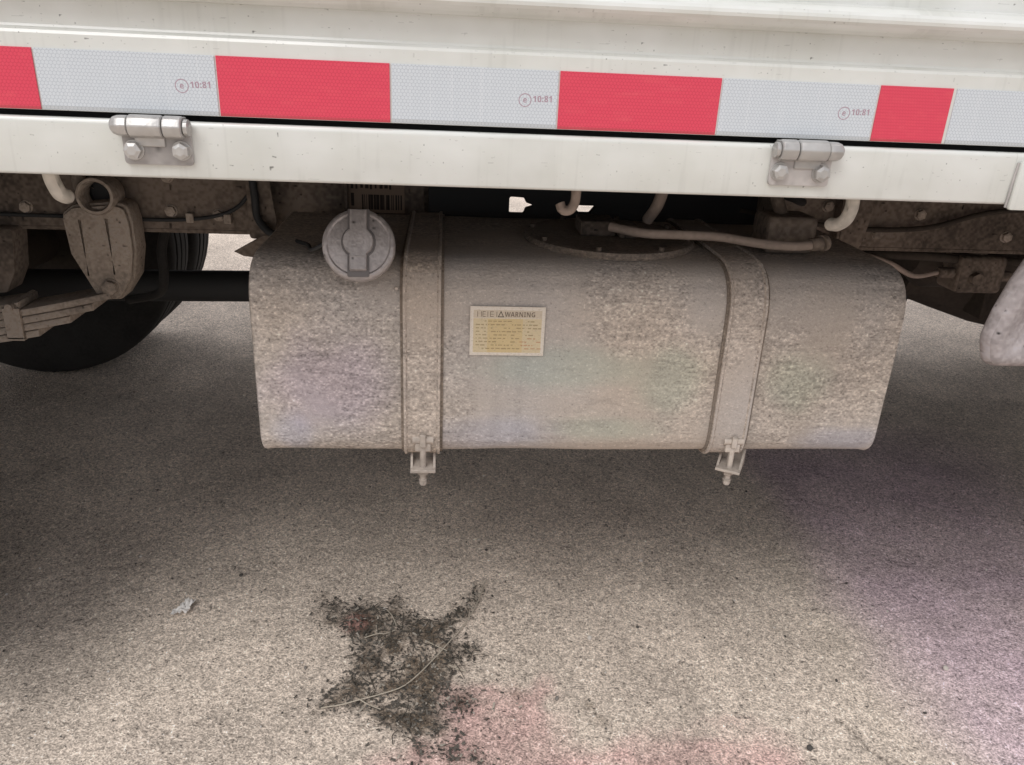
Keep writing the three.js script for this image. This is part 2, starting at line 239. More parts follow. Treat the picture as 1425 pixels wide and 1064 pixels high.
// side rail under the board
{
  const rail = mesh('side_rail', extrudeX(rounded([[-0.055, 0.8042], [0.006, 0.8042], [0.006, 0.8538], [-0.0035, 0.8538], [-0.0045, 0.822], [-0.055, 0.822]], [0, 0.0045, 0.0052, 0.002, 0, 0]), X0, 0.4493, 0.4), M.paint, truck, 'white bed rail below the taped board');
  const r2 = mesh('side_rail', extrudeX(rounded([[-0.055, 0.8042], [0.006, 0.8042], [0.006, 0.8538], [-0.0035, 0.8538], [-0.0045, 0.822], [-0.055, 0.822]], [0, 0.0045, 0.0052, 0.002, 0, 0]), 0.4495, X1, 0.4), M.paint, truck);
  mesh('joint_plate', plateXY(rounded([[0.4512, 0.8], [0.62, 0.8], [0.62, 0.8465], [0.4525, 0.8465]], 0.003), 0.0062, 0.0118, 0.0018), M.paint, r2);
  mesh('weld_bead', tube([V(0.4502, 0.802, 0.007), V(0.4505, 0.815, 0.0074), V(0.4512, 0.83, 0.007), V(0.4518, 0.845, 0.0072)], 0.0013, 20, 6), M.plate, r2);
  mesh('bolt', hexBolt(0.4705, 0.8275, 0.0118, 0.0065, 0.005, 0.3), M.steel, r2);
  mesh('side_rail', extrudeX(rounded([[ZF + 0.055, 0.8042], [ZF - 0.006, 0.8042], [ZF - 0.006, 0.8536], [ZF + 0.055, 0.8536]], [0, 0.004, 0.005, 0]).reverse(), X0, X1, 0.4), M.paint, truck);
}
mesh('gap_shade_strip', box(X0, X1, 0.8222, 0.8586, -0.052, -0.029, 0.002), M.black, truck, 'added black strip as the shade in the gap under the board');  // black strip added as the darkness inside the open gap
// hinges on the rail
function hinge(x0, flip) {
  const s = (u) => (flip ? x0 + 0.068 - u : x0 + u), y = 0.8495, z = 0.0145, r = 0.0098, zp = 0.0063;
  const X = (a, b) => [Math.min(s(a), s(b)), Math.max(s(a), s(b))], [pa, pb] = X(0.007, 0.066);
  const h = mesh('hinge', [plateXY(rounded([[pa, 0.8165], [pb, 0.8165], [pb, 0.852], [pa, 0.852]], [0.004, 0.004, 0.001, 0.001]), zp, zp + 0.0035, 0.0008)], M.plate, truck, 'bolted grey hinge');
  const knuckle = (a, b, rr) => { const [q, w] = X(a, b); return lathe([[0, 0], [rr * 0.86, 0], [rr * 0.97, 0.0009], [rr, 0.002], [rr, w - q - 0.002], [rr * 0.97, w - q - 0.0009], [rr * 0.86, w - q], [0, w - q]], V(q, y, z), V(1, 0, 0), 32); };
  mesh('hinge_barrel', [knuckle(0.0168, 0.0452, r), box(...X(0.018, 0.044), 0.832, 0.849, zp + 0.002, zp + 0.0055, 0.0015)], M.steel, h);
  mesh('hinge_barrel', [knuckle(0.0459, 0.062, r * 0.985), box(...X(0.047, 0.061), 0.85, 0.8575, zp - 0.006, zp + 0.003, 0.001)], M.steel, h);
  mesh('hinge_pin', [lathe([[0, 0], [r * 0.45, 0.0006], [r * 0.74, 0.003], [r * 0.87, 0.0065], [r * 0.9, 0.0105], [r * 0.9, 0.0152], [r * 0.78, 0.0162], [0, 0.0162]], V(s(0.0005), y, z), V(flip ? -1 : 1, 0, 0), 32)], M.steel, h);
  mesh('pin_end', [lathe([[0, 0], [r * 0.62, 0], [r * 0.72, 0.001], [r * 0.72, 0.0042], [r * 0.5, 0.0055], [0, 0.0058]], V(s(0.0622), y, z), V(flip ? -1 : 1, 0, 0), 24)], M.steel, h);
  mesh('bolt', hexBolt(s(0.0165), 0.829, zp + 0.0035, 0.0078, 0.0055, flip ? 0.15 : 0.52), M.steel, h);
  mesh('bolt', hexBolt(s(0.0573), 0.8295, zp + 0.0035, 0.0075, 0.0055, flip ? 0.4 : 0), M.steel, h);
}
hinge(-0.3905, false); hinge(0.2025, true);
hinge(-0.3905 - 1.186, false); hinge(0.2025 + 1.186, true);

// bed floor and its cross members
mesh('bed_floor', box(X0, X1, 0.8, 0.85, ZF + 0.056, -0.056, 0.002), M.under, truck, 'dark underside of the bed floor');
for (const x of [-1.95, -1.5, -1.0, -0.42, 0.135, 0.62, 1.1, 1.55, 1.95]) mesh('cross_member', box(x, x + 0.03, 0.7835, 0.7995, ZF + 0.06, -0.22, 0.002), M.frame, truck);

// chassis rails: a near one with punched holes and a far one
{
  const oval = (x, y, w, h) => rounded([[x - w, y - h], [x - w, y + h], [x + w, y + h], [x + w, y - h]], h * 0.95, 5);
  const holes = [rounded([[0.006, 0.673], [0.006, 0.701], [0.03, 0.7], [0.034, 0.692], [0.05, 0.687], [0.034, 0.682], [0.031, 0.673]], 0.004, 4), rounded([[0.125, 0.677], [0.113, 0.69], [0.153, 0.69], [0.143, 0.677]], 0.002, 3), ring(-0.86, 0.7, 0.016), ring(0.95, 0.7, 0.012), ring(-0.52, 0.735, 0.008)];
  const web = (z0, z1, hs) => plateXY([[X0, 0.63], [3.2, 0.63], [3.2, 0.778], [X0, 0.778]], z0, z1, 0, hs);
  mesh('chassis_rail', [web(-0.586, -0.58, holes), box(X0, 3.2, 0.624, 0.631, -0.65, -0.579, 0.002), box(X0, 3.2, 0.776, 0.783, -0.65, -0.579, 0.002)], M.frame, truck, 'dusty brown chassis rail');
  mesh('chassis_rail', [web(-1.376, -1.37, [ring(0.2, 0.7, 0.02)]), box(X0, 3.2, 0.624, 0.631, -1.371, -1.3, 0.002), box(X0, 3.2, 0.776, 0.783, -1.371, -1.3, 0.002)], M.frame, truck);
  mesh('shade_plate', plateXY(rounded([[-0.128, 0.64], [0.43, 0.64], [0.43, 0.77], [-0.128, 0.77]], 0.005), -0.579, -0.57, 0.001, holes.slice(0, 2)), M.black, truck, 'added black plate as shade on the unlit web, with daylight holes');  // shade on the unlit web, put in as a black plate
  // stiffening plate with a stuck-on barcode
  const pl = mesh('mounting_plate', [plateXY(rounded([[-0.405, 0.652], [-0.15, 0.652], [-0.135, 0.668], [-0.135, 0.756], [-0.405, 0.756]], 0.004), -0.578, -0.568, 0.002), box(-0.262, -0.258, 0.66, 0.776, -0.568, -0.552, 0.001)], M.frame, truck);
  const cv = document.createElement('canvas'); cv.width = 256; cv.height = 150; const c = cv.getContext('2d'), r = rngOf(5);
  c.fillStyle = '#8f7c6c'; c.fillRect(0, 0, 256, 150); c.fillStyle = '#2b211b'; for (let x = 60; x < 240; x += 4 + r() * 9) c.fillRect(x, 66, 2 + r() * 7, 70); for (let i = 0; i < 9; i++) c.fillRect(10 + i * 22, 18, 6 + 10 * r(), 18 + 6 * r()); c.fillRect(10, 60, 14, 60); 
  const t = new THREE.CanvasTexture(cv); t.colorSpace = THREE.SRGBColorSpace; const g = new THREE.BoxGeometry(0.09, 0.052, 0.001).translate(-0.212, 0.695, -0.5672); g.userData.keepUV = true;
  mesh('barcode_sticker', g, std({ map: t, roughness: 0.8 }), pl, 'dirty sticker with a barcode');
  mesh('mounting_bracket', [plateXY(rounded([[-0.41, 0.63], [-0.372, 0.63], [-0.366, 0.66], [-0.38, 0.776], [-0.408, 0.776]], 0.006), -0.53, -0.524, 0.0015), box(-0.411, -0.405, 0.64, 0.775, -0.579, -0.53, 0.001), cyl(V(-0.383, 0.648, -0.524), V(-0.383, 0.648, -0.512), 0.009, 0.009, 6), plateXY([[-0.432, 0.613], [-0.418, 0.606], [-0.37, 0.6], [-0.352, 0.64], [-0.385, 0.64]], -0.512, -0.506, 0.0015)], M.frame, truck);
  mesh('mounting_bracket', [box(0.43, 0.436, 0.63, 0.76, -0.579, -0.5, 0.001), box(0.43, 0.47, 0.63, 0.7, -0.5, -0.494, 0.001)], M.frame, truck);
  mesh('hose', [tube([V(-0.4, 0.745, -0.52), V(-0.395, 0.7, -0.515), V(-0.392, 0.665, -0.512), V(-0.37, 0.645, -0.5), V(-0.33, 0.645, -0.49)], 0.006)], M.black, truck);
  mesh('hose', [tube([V(-1.0, 0.76, -0.62), V(-0.1, 0.745, -0.56), V(0.15, 0.755, -0.5), V(0.3, 0.74, -0.52), V(0.6, 0.75, -0.55), V(1.4, 0.75, -0.56)], 0.008, 80)], M.black, truck);
}

// fuel tank: rounded trunk with pressed ends, on straps
{
  const XL = -0.333, XR = 0.489, sec = rounded([[-0.17, 0.427], [-0.172, 0.684], [-0.52, 0.684], [-0.52, 0.427]], [0.038, 0.062, 0.05, 0.045], 10);
  const dense = []; for (let i = 0; i < sec.length; i++) { const a = sec[i], b = sec[(i + 1) % sec.length], n = Math.max(1, Math.round(Math.hypot(b[0] - a[0], b[1] - a[1]) / 0.012)); for (let k = 0; k < n; k++) dense.push([lerp(a[0], b[0], k / n), lerp(a[1], b[1], k / n)]); }
  const normals = dense.map((p, i) => { const a = dense[(i + dense.length - 1) % dense.length], b = dense[(i + 1) % dense.length], t = [b[0] - a[0], b[1] - a[1]], l = Math.hypot(...t); return [t[1] / l, -t[0] / l]; }); // outward for this winding
  const dent = (x, z, y) => 0.0016 * (fbm(x * 7 + 3, y * 7 + z * 5, 401, 3) - 0.5) * 2;
  const blot = (x, y, cx, cy, rx, ry, s) => step(1.25, 0.4, Math.hypot((x - cx) / rx, (y - cy) / ry) + 0.9 * (fbm(x * 16, y * 16, s, 3) - 0.5));
  function film(x, y) { // old oily films on the dust: mauve, bluish and greenish blotches, dull runs below them
    const c = [1, 1, 1], mv = blot(x, y, -0.245, 0.535, 0.085, 0.07, 411), bl = Math.max(blot(x, y, -0.04, 0.46, 0.1, 0.03, 413), blot(x, y, -0.29, 0.46, 0.03, 0.03, 415), blot(x, y, 0.44, 0.455, 0.06, 0.025, 417)), gr = Math.max(blot(x, y, 0.06, 0.555, 0.13, 0.028, 419), blot(x, y, 0.2, 0.54, 0.05, 0.05, 421), blot(x, y, 0.36, 0.53, 0.045, 0.05, 423), blot(x, y, 0.12, 0.47, 0.09, 0.02, 425));
    const mix = (k, w) => { for (let q = 0; q < 3; q++) c[q] *= 1 + (k[q] - 1) * w; }; mix([0.97, 0.945, 1.11], mv); mix([0.92, 0.97, 1.11], bl); mix([0.89, 0.995, 0.965], gr);
    const run = step(0.62, 0.8, vn(x * 60, y * 4, 427)) * step(0.66, 0.5, y) * 0.07, d = 1 - run - 0.1 * (fbm(x * 9, y * 9, 429, 4) - 0.5); return c.map((v) => v * d);
  }
  function sleeve(stations, closed, lift, disp) { // stations: [x, extra offset]
    const n = dense.length, P = [], I = [], Uv = [], Cl = [];
    let per = 0; const arc = dense.map((p, i) => { const q = dense[(i + n - 1) % n]; if (i) per += Math.hypot(p[0] - q[0], p[1] - q[1]); return per; });
    for (const [x, e] of stations) for (let i = 0; i < n; i++) { const d = e + lift + (disp ? dent(x, ...dense[i]) : 0), z = dense[i][0] - normals[i][0] * -d, y = dense[i][1] - normals[i][1] * -d; P.push(x, y, z); Uv.push(x, arc[i]); Cl.push(...film(x, y)); }
    for (let s = 1; s < stations.length; s++) for (let i = 0; i < n; i++) { const j = (i + 1) % n, a = (s - 1) * n + i, b = (s - 1) * n + j, c = s * n + i, d = s * n + j; I.push(a, c, b, b, c, d); }
    if (closed) for (const s of [0, stations.length - 1]) { const c = P.length / 3; P.push(stations[s][0], 0.555, -0.345); Uv.push(0, 0); Cl.push(1, 1, 1); for (let i = 0; i < n; i++) { const j = (i + 1) % n; s ? I.push(s * n + i, c, s * n + j) : I.push(i, j, c); } }
    const g = new THREE.BufferGeometry(); g.setAttribute('position', new THREE.Float32BufferAttribute(P, 3)); g.setAttribute('uv', new THREE.Float32BufferAttribute(Uv, 2)); g.setAttribute('color', new THREE.Float32BufferAttribute(Cl, 3)); g.setIndex(I); g.computeVertexNormals(); return g;
  }
  // outwardness check of the section: flip if the first normal points inward
  if ((dense[0][0] + normals[0][0] * 0.01 + 0.345) ** 2 + (dense[0][1] + normals[0][1] * 0.01 - 0.555) ** 2 < (dense[0][0] + 0.345) ** 2 + (dense[0][1] - 0.555) ** 2) normals.forEach((q) => { q[0] *= -1; q[1] *= -1; });
  const st = [[XL + 0.004, -0.009], [XL + 0.0005, -0.0055], [XL, -0.0025], [XL + 0.0015, 0.0003], [XL + 0.004, 0.0012], [XL + 0.0075, 0.0006], [XL + 0.011, 0]];
  const all = [...st]; for (let x = XL + 0.02; x < XR - 0.015; x += 0.01) all.push([x, 0]); all.push(...st.map(([x, e]) => [XL + XR - x, e]).reverse());
  const tg = toCreasedNormals(sleeve(all, true, 0, true), 0.9); tg.userData.keepUV = true;
  const tank = mesh('fuel_tank', tg, M.tank, truck, 'dusty beige fuel tank with two straps');
  for (const [xc, w] of [[-0.1275, 0.0265], [0.2795, 0.0275]]) {
    const half = (h, e) => [[xc - h, -0.004], [xc - h, e - 0.0006], [xc - h + 0.0008, e], [xc + h - 0.0008, e], [xc + h, e - 0.0006], [xc + h, -0.004]];
    const lg = toCreasedNormals(sleeve(half(w, 0.0026), false, 0, true), 0.7), bead = 0.0031, e = 0.0046, h = w - 0.0034;
    mesh('strap_liner', lg, M.liner, tank);
    const sg = toCreasedNormals(sleeve([[xc - h, 0.001], [xc - h, e + 0.0014], [xc - h + 0.0009, e + 0.0021], [xc - h + bead, e + 0.0019], [xc - h + bead + 0.0018, e], [xc + h - bead - 0.0018, e], [xc + h - bead, e + 0.0019], [xc + h - 0.0009, e + 0.0021], [xc + h, e + 0.0014], [xc + h, 0.001]], false, 0, true), 0.5);
    const strap = mesh('tank_strap', sg, M.strap, tank);
  }
  // strap anchors below the front edge: loop, rod, flange bracket, nut and lock nut
  const anchor = (x, turn) => {
    const G = [], z = -0.168, at = (g) => { g.translate(-x, 0, -z); g.rotateY(turn); g.translate(x, 0, z); return g; };
    const fl = [box(x - 0.0165, x + 0.0165, 0.4105, 0.4145, z - 0.03, z + 0.012, 0.001), plateXY([[x - 0.0162, 0.414], [x + 0.0162, 0.414], [x + 0.0135, 0.434], [x - 0.0135, 0.434]], z - 0.0295, z - 0.0255, 0.0006)];
    for (const s of [-1, 1]) fl.push(extrudeX([[z - 0.028, 0.434], [z - 0.028, 0.414], [z + 0.004, 0.414]], x + s * 0.0148 - 0.0015, x + s * 0.0148 + 0.0015));
    mesh('strap_bracket', fl.map(at), M.clamp, tank);
    mesh('strap_bolt', [cyl(V(x, 0.388, z + 0.0005), V(x, 0.458, z + 0.0005), 0.0042, 0.0042, 14), lathe([[0, 0], [0.0042, 0], [0.0052, 0.0012], [0.0052, 0.0052], [0.0044, 0.0066], [0, 0.0066]], V(x, 0.3885, z), V(0, 1, 0), 6), lathe([[0, 0], [0.0062, 0], [0.0076, 0.001], [0.0076, 0.0062], [0.0064, 0.0072], [0, 0.0072]], V(x, 0.403, z), V(0, 1, 0), 6),
      lathe([[0.003, 0], [0.0058, 0], [0.0058, 0.0014], [0.003, 0.0014]], V(x, 0.3952, z), V(0, 1, 0), 16), ...Array.from({ length: 6 }, (_, i) => new THREE.TorusGeometry(0.0037, 0.0006, 5, 14).rotateX(Math.PI / 2).translate(x, 0.3895 + i * 0.0022, z))], M.clamp, tank);
    mesh('strap_loop', [cyl(V(x - 0.0135, 0.454, z), V(x + 0.0135, 0.454, z), 0.0055, 0.0055, 16), box(x - 0.004, x + 0.004, 0.445, 0.463, z + 0.002, z + 0.0075, 0.002), box(x - 0.0105, x + 0.0105, 0.437, 0.45, z - 0.002, z + 0.0035, 0.003)], M.clamp, tank);
  };
  anchor(-0.1262, 0.02); anchor(0.288, -0.5);
  // filler neck and cap
  const ax = V(0.02, 0.42, 0.9).normalize(), c0 = V(-0.199, 0.7105, -0.155), back = (d) => c0.clone().addScaledVector(ax, d);
  mesh('filler_neck', [lathe([[0.032, -0.075], [0.032, -0.012], [0.036, -0.01], [0.036, -0.004], [0, -0.004]], c0, ax, 40), lathe([[0.04, -0.07], [0.038, -0.06], [0.034, -0.054]], c0, ax, 40)], M.liner, tank);
  const cap = mesh('filler_cap', lathe([[0.036, -0.012], [0.0405, -0.0115], [0.0415, -0.0095], [0.0415, 0.001], [0.0408, 0.003], [0.0388, 0.0046], [0.0365, 0.005], [0.0345, 0.0036], [0.033, 0.0042], [0.0, 0.0058]], c0, ax, 64), M.cap, tank, 'round grey filler cap');
  const q = new THREE.Quaternion().setFromRotationMatrix(new THREE.Matrix4().lookAt(ax, V(0, 0, 0), V(0, 1, 0)));
  const inCap = (g) => { g.applyQuaternion(q); g.translate(c0.x, c0.y, c0.z); return g; };
  const key = (s, b) => { const p = []; const R = 0.0172 + b, w = 0.0098 + b, yt = 0.0385 + b * 0.6, yb = -0.0315 - b, a0 = Math.asin(w / R); p.push([-w + 0.001, yb], [w - 0.001, yb], [w, yb + 0.0012]); for (let k = 0; k <= 10; k++) { const a = -Math.PI / 2 + a0 + (Math.PI - 2 * a0) * k / 10; p.push([R * Math.cos(a), R * Math.sin(a) + 0.002]); } p.push([w, yt], [-w, yt]); for (let k = 0; k <= 10; k++) { const a = Math.PI / 2 + a0 + (Math.PI - 2 * a0) * k / 10; p.push([R * Math.cos(a), R * Math.sin(a) + 0.002]); } p.push([-w, yb + 0.0012]); return p; };
  mesh('cap_groove_shade', inCap(plateXY(key(1, 0.0024).map(([x, y]) => [x, y < -0.02 ? y - 0.004 : y]), 0.002, 0.0069, 0.0003)), M.capShade, tank);  // flat dark plate: shade of the handle groove given as colour
  mesh('cap_handle', [inCap(plateXY(key(1, 0), 0.003, 0.0145, 0.0026)), inCap(box(-0.0085, 0.0085, -0.0162, -0.0152, 0.0135, 0.0149, 0.0005))], M.cap, tank);
  mesh('rivet', lathe([[0, 0.003], [0.0018, 0.0026], [0.0025, 0]], V(-0.158, 0.655, -0.1728), V(0, 0, 1), 12), M.clamp, tank);
  mesh('cap_tether', tube([back(-0.02).add(V(-0.03, 0.012, 0)), back(-0.03).add(V(-0.055, 0.0, 0)), V(-0.27, 0.692, -0.23), V(-0.29, 0.687, -0.27)], 0.0025, 24, 8), M.black, tank);
  // warning label: header and yellow field
  const cv = document.createElement('canvas'); cv.width = 640; cv.height = 400; const c = cv.getContext('2d'), r = rngOf(17);
  c.fillStyle = '#d9d0c4'; c.fillRect(0, 0, 640, 400); c.fillStyle = '#cdbd9c'; c.fillRect(28, 96, 584, 280); c.fillStyle = '#cbb68a'; c.fillRect(150, 96, 300, 280);
  c.fillStyle = '#c6b9a6'; c.fillRect(28, 28, 584, 64); c.fillStyle = '#6b5f52'; c.font = 'bold 54px sans-serif'; c.textBaseline = 'middle'; c.fillText('WARNING', 292, 62);
  for (const [x, w] of [[60, 5], [92, 5], [104, 26], [146, 5], [168, 30], [222, 6]]) { c.fillRect(x, 40, 5, 42); c.fillRect(x, 40, w, 5); c.fillRect(x, 60, w, 4); c.fillRect(x, 78, w, 5); } c.lineWidth = 6; c.strokeStyle = '#3b332b'; c.beginPath(); c.moveTo(238, 82); c.lineTo(260, 40); c.lineTo(282, 82); c.closePath(); c.stroke();
  for (let row = 0; row < 9; row++) { let x = 50; while (x < 585) { const w = 8 + 34 * r(); c.fillStyle = x > 400 && row > 4 ? 'rgba(158,92,66,0.5)' : 'rgba(96,78,48,0.42)'; if (r() > 0.2) c.fillRect(x, 114 + row * 28, w, 7 + 3 * r()); x += w + 7 + 10 * r(); } }
  c.strokeStyle = '#d6cdc0'; c.lineWidth = 13; c.strokeRect(10, 10, 620, 380); for (let i = 0; i < 1900; i++) { c.fillStyle = `rgba(${150 + 30 * r()},${135 + 25 * r()},${118 + 20 * r()},${0.15 + 0.3 * r()})`; c.fillRect(r() * 640, r() * 400, 2 + 12 * r(), 1 + 4 * r()); }
  const t = new THREE.CanvasTexture(cv); t.colorSpace = THREE.SRGBColorSpace; const lg = new THREE.BoxGeometry(0.0925, 0.0635, 0.001).translate(-0.0225, 0.604, -0.1684); lg.userData.keepUV = true;
  mesh('warning_label', lg, std({ map: t, roughness: 0.6, bumpMap: bumpWavy, bumpScale: 0.0005 }), tank, 'yellow warning label with pale border');
  // gauge sender on the top and the fuel line
  const dc = V(0.128, 0.684, -0.335);
  const sp = mesh('sender_plate', lathe([[0.118, 0], [0.119, 0.004], [0.116, 0.0085], [0.104, 0.0095], [0.1, 0.008], [0, 0.009]], dc, V(0, 1, 0), 72), M.liner, tank);
  mesh('sender_box', [box(0.085, 0.135, 0.693, 0.714, -0.37, -0.315, 0.004), box(0.138, 0.162, 0.693, 0.712, -0.34, -0.305, 0.003)], M.frame, tank);
  for (let i = 0; i < 8; i++) mesh('screw', cyl(V(dc.x + 0.109 * Math.cos(i * 0.785 + 0.3), 0.69, dc.z + 0.109 * Math.sin(i * 0.785 + 0.3)), V(dc.x + 0.109 * Math.cos(i * 0.785 + 0.3), 0.698, dc.z + 0.109 * Math.sin(i * 0.785 + 0.3)), 0.0045, 0.004, 6), M.frame, tank);
  mesh('fuel_hose', [tube([V(0.12, 0.712, -0.29), V(0.16, 0.7105, -0.262), V(0.21, 0.7105, -0.258), V(0.26, 0.7098, -0.254), V(0.31, 0.7065, -0.236), V(0.35, 0.7065, -0.226), V(0.378, 0.7085, -0.228)], 0.0062, 60, 12)], M.dustyTube, tank, 'pale dusty fuel hose');
  mesh('hose_fitting', [cyl(V(0.372, 0.708, -0.229), V(0.388, 0.71, -0.231), 0.0092, 0.0092, 6), cyl(V(0.388, 0.71, -0.231), V(0.394, 0.711, -0.233), 0.011, 0.011, 18), box(0.33, 0.4, 0.685, 0.735, -0.33, -0.27, 0.008), tube([V(0.36, 0.73, -0.3), V(0.35, 0.76, -0.33), V(0.3, 0.765, -0.4)], 0.009)], M.frame, tank);
}
// rope hooks under the rail
const hookRod = (pts, r = 0.0062) => mesh('rope_hook', [tube(pts, r, 40, 14), new THREE.SphereGeometry(r, 14, 10).translate(...pts.at(-1).toArray())], M.hook, truck);
hookRod([V(-0.474, 0.815, -0.045), V(-0.4745, 0.797, -0.045), V(-0.473, 0.786, -0.047), V(-0.471, 0.7775, -0.051), V(-0.469, 0.774, -0.058)], 0.0072);
hookRod([V(0.319, 0.815, -0.045), V(0.3205, 0.798, -0.045), V(0.321, 0.786, -0.046), V(0.3195, 0.775, -0.05), V(0.316, 0.768, -0.058), V(0.313, 0.7665, -0.066)], 0.007);
mesh('rope_hook', [tube([V(0.0555, 0.8, -0.2), V(0.056, 0.775, -0.2), V(0.0545, 0.757, -0.2), V(0.049, 0.749, -0.2), V(0.041, 0.749, -0.202), V(0.038, 0.756, -0.205)], 0.006, 30, 12)], M.dustyTube, truck);
mesh('wire_stub', tube([V(0.188, 0.8, -0.3), V(0.19, 0.77, -0.3), V(0.187, 0.74, -0.31), V(0.18, 0.715, -0.33)], 0.008, 24, 10), M.dustyTube, truck);

// spring hanger and leaf spring
{
  const out = rounded([[-0.694, 0.662], [-0.675, 0.676], [-0.617, 0.682], [-0.593, 0.678], [-0.588, 0.65], [-0.588, 0.605], [-0.597, 0.56], [-0.622, 0.524], [-0.655, 0.522], [-0.672, 0.56], [-0.69, 0.6]], 0.012, 4);
  const hang = mesh('spring_hanger', [plateXY(out, -0.572, -0.528, 0.004), plateXY(out.map(([x, y]) => [-0.638 + (x + 0.638) * 0.93, 0.6 + (y - 0.6) * 0.95]), -0.5285, -0.519, 0.003, [[-0.665, 0.657], [-0.625, 0.66]].map(([x, y]) => [[x - 0.005, y], [x + 0.006, y], [x + 0.0045, y - 0.05], [x + 0.002, y - 0.095], [x - 0.001, y - 0.095], [x - 0.0035, y - 0.05]]))], M.cast, truck, 'ribbed cast spring hanger');
  mesh('hanger_tube', [lathe([[0.021, -0.03], [0.029, -0.03], [0.029, 0.016], [0.027, 0.02], [0.023, 0.02], [0.021, 0.016], [0.021, -0.03]], V(-0.634, 0.691, -0.53), V(0.05, 0.06, 1), 40), tube([V(-0.655, 0.69, -0.55), V(-0.668, 0.695, -0.553), V(-0.674, 0.706, -0.56), V(-0.672, 0.73, -0.57)], 0.01)], M.cast, hang);
  mesh('bore', lathe([[0, -0.028], [0.0205, -0.028], [0.0205, -0.02]], V(-0.634, 0.691, -0.53), V(0.05, 0.06, 1), 32), M.black, hang);
  mesh('bolt', hexBolt(-0.633, 0.547, -0.519, 0.0125, 0.008, 0.2), M.cast, hang);
  // leaves: each a strip bent along x, the main one longest
  const axleX = -1.24, ends = [-0.632, -0.662, -0.7, -0.752];
  const yAt = (x) => 0.452 + 0.078 * ((x - axleX) / 0.61) ** 2;
  const spring = mesh('leaf_spring', strip(ends[0], 0, 0.011), M.cast, truck, 'leaf spring of stacked dusty steel leaves');
  function strip(xe, k, t) { const pts = [], low = []; const xs0 = 2 * axleX - xe; for (let i = 0; i <= 40; i++) { const x = lerp(xs0, xe, i / 40), y = yAt(x) + 0.012 - k * 0.0125; pts.push([x, y]); low.unshift([x, y - t]); } return plateXY([...low.reverse(), ...pts.reverse()], -0.575, -0.508, 0.0015); }
  ends.slice(1).forEach((e, i) => mesh('leaf', strip(e, i + 1, 0.0112), M.cast, spring));
  mesh('leaf', strip(-0.775, -1, 0.011), M.cast, spring);
  mesh('spring_clip', [box(-0.798, -0.772, 0.462, 0.514, -0.506, -0.5, 0.001), box(-0.798, -0.772, 0.46, 0.466, -0.58, -0.5, 0.001), cyl(V(-0.785, 0.516, -0.58), V(-0.785, 0.516, -0.496), 0.006)], M.cast, spring);
  mesh('bump_stop', [plateXY(rounded([[-0.9, 0.63], [-0.783, 0.63], [-0.792, 0.56], [-0.81, 0.525], [-0.9, 0.515]], 0.008), -0.6, -0.55, 0.003)], M.frame, truck);
}
// wheels, axle, propeller shaft, gearbox
{
  const tyreProfile = [[0.205, -0.085], [0.25, -0.098], [0.32, -0.1], [0.362, -0.092], [0.376, -0.078], [0.38, -0.06], [0.38, -0.045], [0.371, -0.043], [0.371, -0.036], [0.381, -0.034], [0.381, -0.006], [0.372, -0.004], [0.372, 0.004], [0.381, 0.006], [0.381, 0.034], [0.371, 0.036], [0.371, 0.043], [0.38, 0.045], [0.38, 0.06], [0.376, 0.078], [0.362, 0.092], [0.32, 0.1], [0.25, 0.098], [0.205, 0.085]];
  const tg = lathe(tyreProfile, V(0, 0, 0), V(0, 0, 1), 64), rg = lathe([[0.205, -0.085], [0.21, -0.08], [0.19, -0.06], [0.19, 0.02], [0.15, 0.03], [0.06, 0.03], [0, 0.03]], V(0, 0, 0), V(0, 0, 1), 48);
  for (const [x, z] of [[-1.235, -0.185], [-1.235, -0.41], [-1.235, -1.56], [-1.235, -1.785], [2.12, -0.27], [2.12, -1.7]]) { const w = new THREE.Group(); w.name = numbered('wheel'); w.position.set(x, 0.379, z); truck.add(w); mesh('tyre', tg.clone(), M.rubber, w); mesh('rim', rg.clone(), M.dark, w); }
  mesh('axle', [cyl(V(-1.235, 0.38, -0.2), V(-1.235, 0.38, -1.77), 0.06), lathe([[0, -0.17], [0.1, -0.16], [0.17, -0.06], [0.17, 0.06], [0.1, 0.16], [0, 0.17]], V(-1.235, 0.38, -0.98), V(0, 0, 1))], M.dark, truck);
  mesh('driveshaft', [cyl(V(-1.06, 0.415, -0.97), V(0.9, 0.442, -0.97), 0.034, 0.034, 32), cyl(V(0.86, 0.44, -0.97), V(0.96, 0.445, -0.97), 0.05, 0.05, 24)], M.black, truck);
  mesh('gearbox', [lathe([[0, 0.94], [0.075, 0.94], [0.08, 0.99], [0.1, 1.05], [0.128, 1.14], [0.14, 1.2], [0.14, 1.4], [0.2, 1.5], [0.2, 1.75], [0, 1.75]].map(([r, h]) => [r, h]), V(0, 0.505, -0.97), V(1, 0, 0), 36), box(1.0, 1.5, 0.55, 0.66, -1.1, -0.86, 0.02), ...[1.08, 1.2, 1.3].map((x) => box(x, x + 0.012, 0.42, 0.62, -0.89, -0.83, 0.003))], M.dark, truck, 'dark gearbox housing');
  mesh('air_reservoir', [lathe([[0, 0], [0.05, 0.01], [0.075, 0.04], [0.075, 0.5], [0.05, 0.53], [0, 0.54]], V(0.8, 0.6, -0.72), V(1, 0, 0), 32), box(0.9, 0.93, 0.6, 0.7, -0.79, -0.65, 0.004), box(1.2, 1.23, 0.6, 0.7, -0.79, -0.65, 0.004)], M.dark, truck);
  mesh('wire_bundle', [tube([V(0.4, 0.69, -0.572), V(0.6, 0.665, -0.568), V(0.74, 0.67, -0.566), V(0.86, 0.7, -0.57), V(1.3, 0.71, -0.57)], 0.0045), tube([V(0.4, 0.6, -0.62), V(0.76, 0.612, -0.6), V(0.9, 0.6, -0.62), V(1.3, 0.61, -0.62)], 0.008)], M.dark, truck);
}
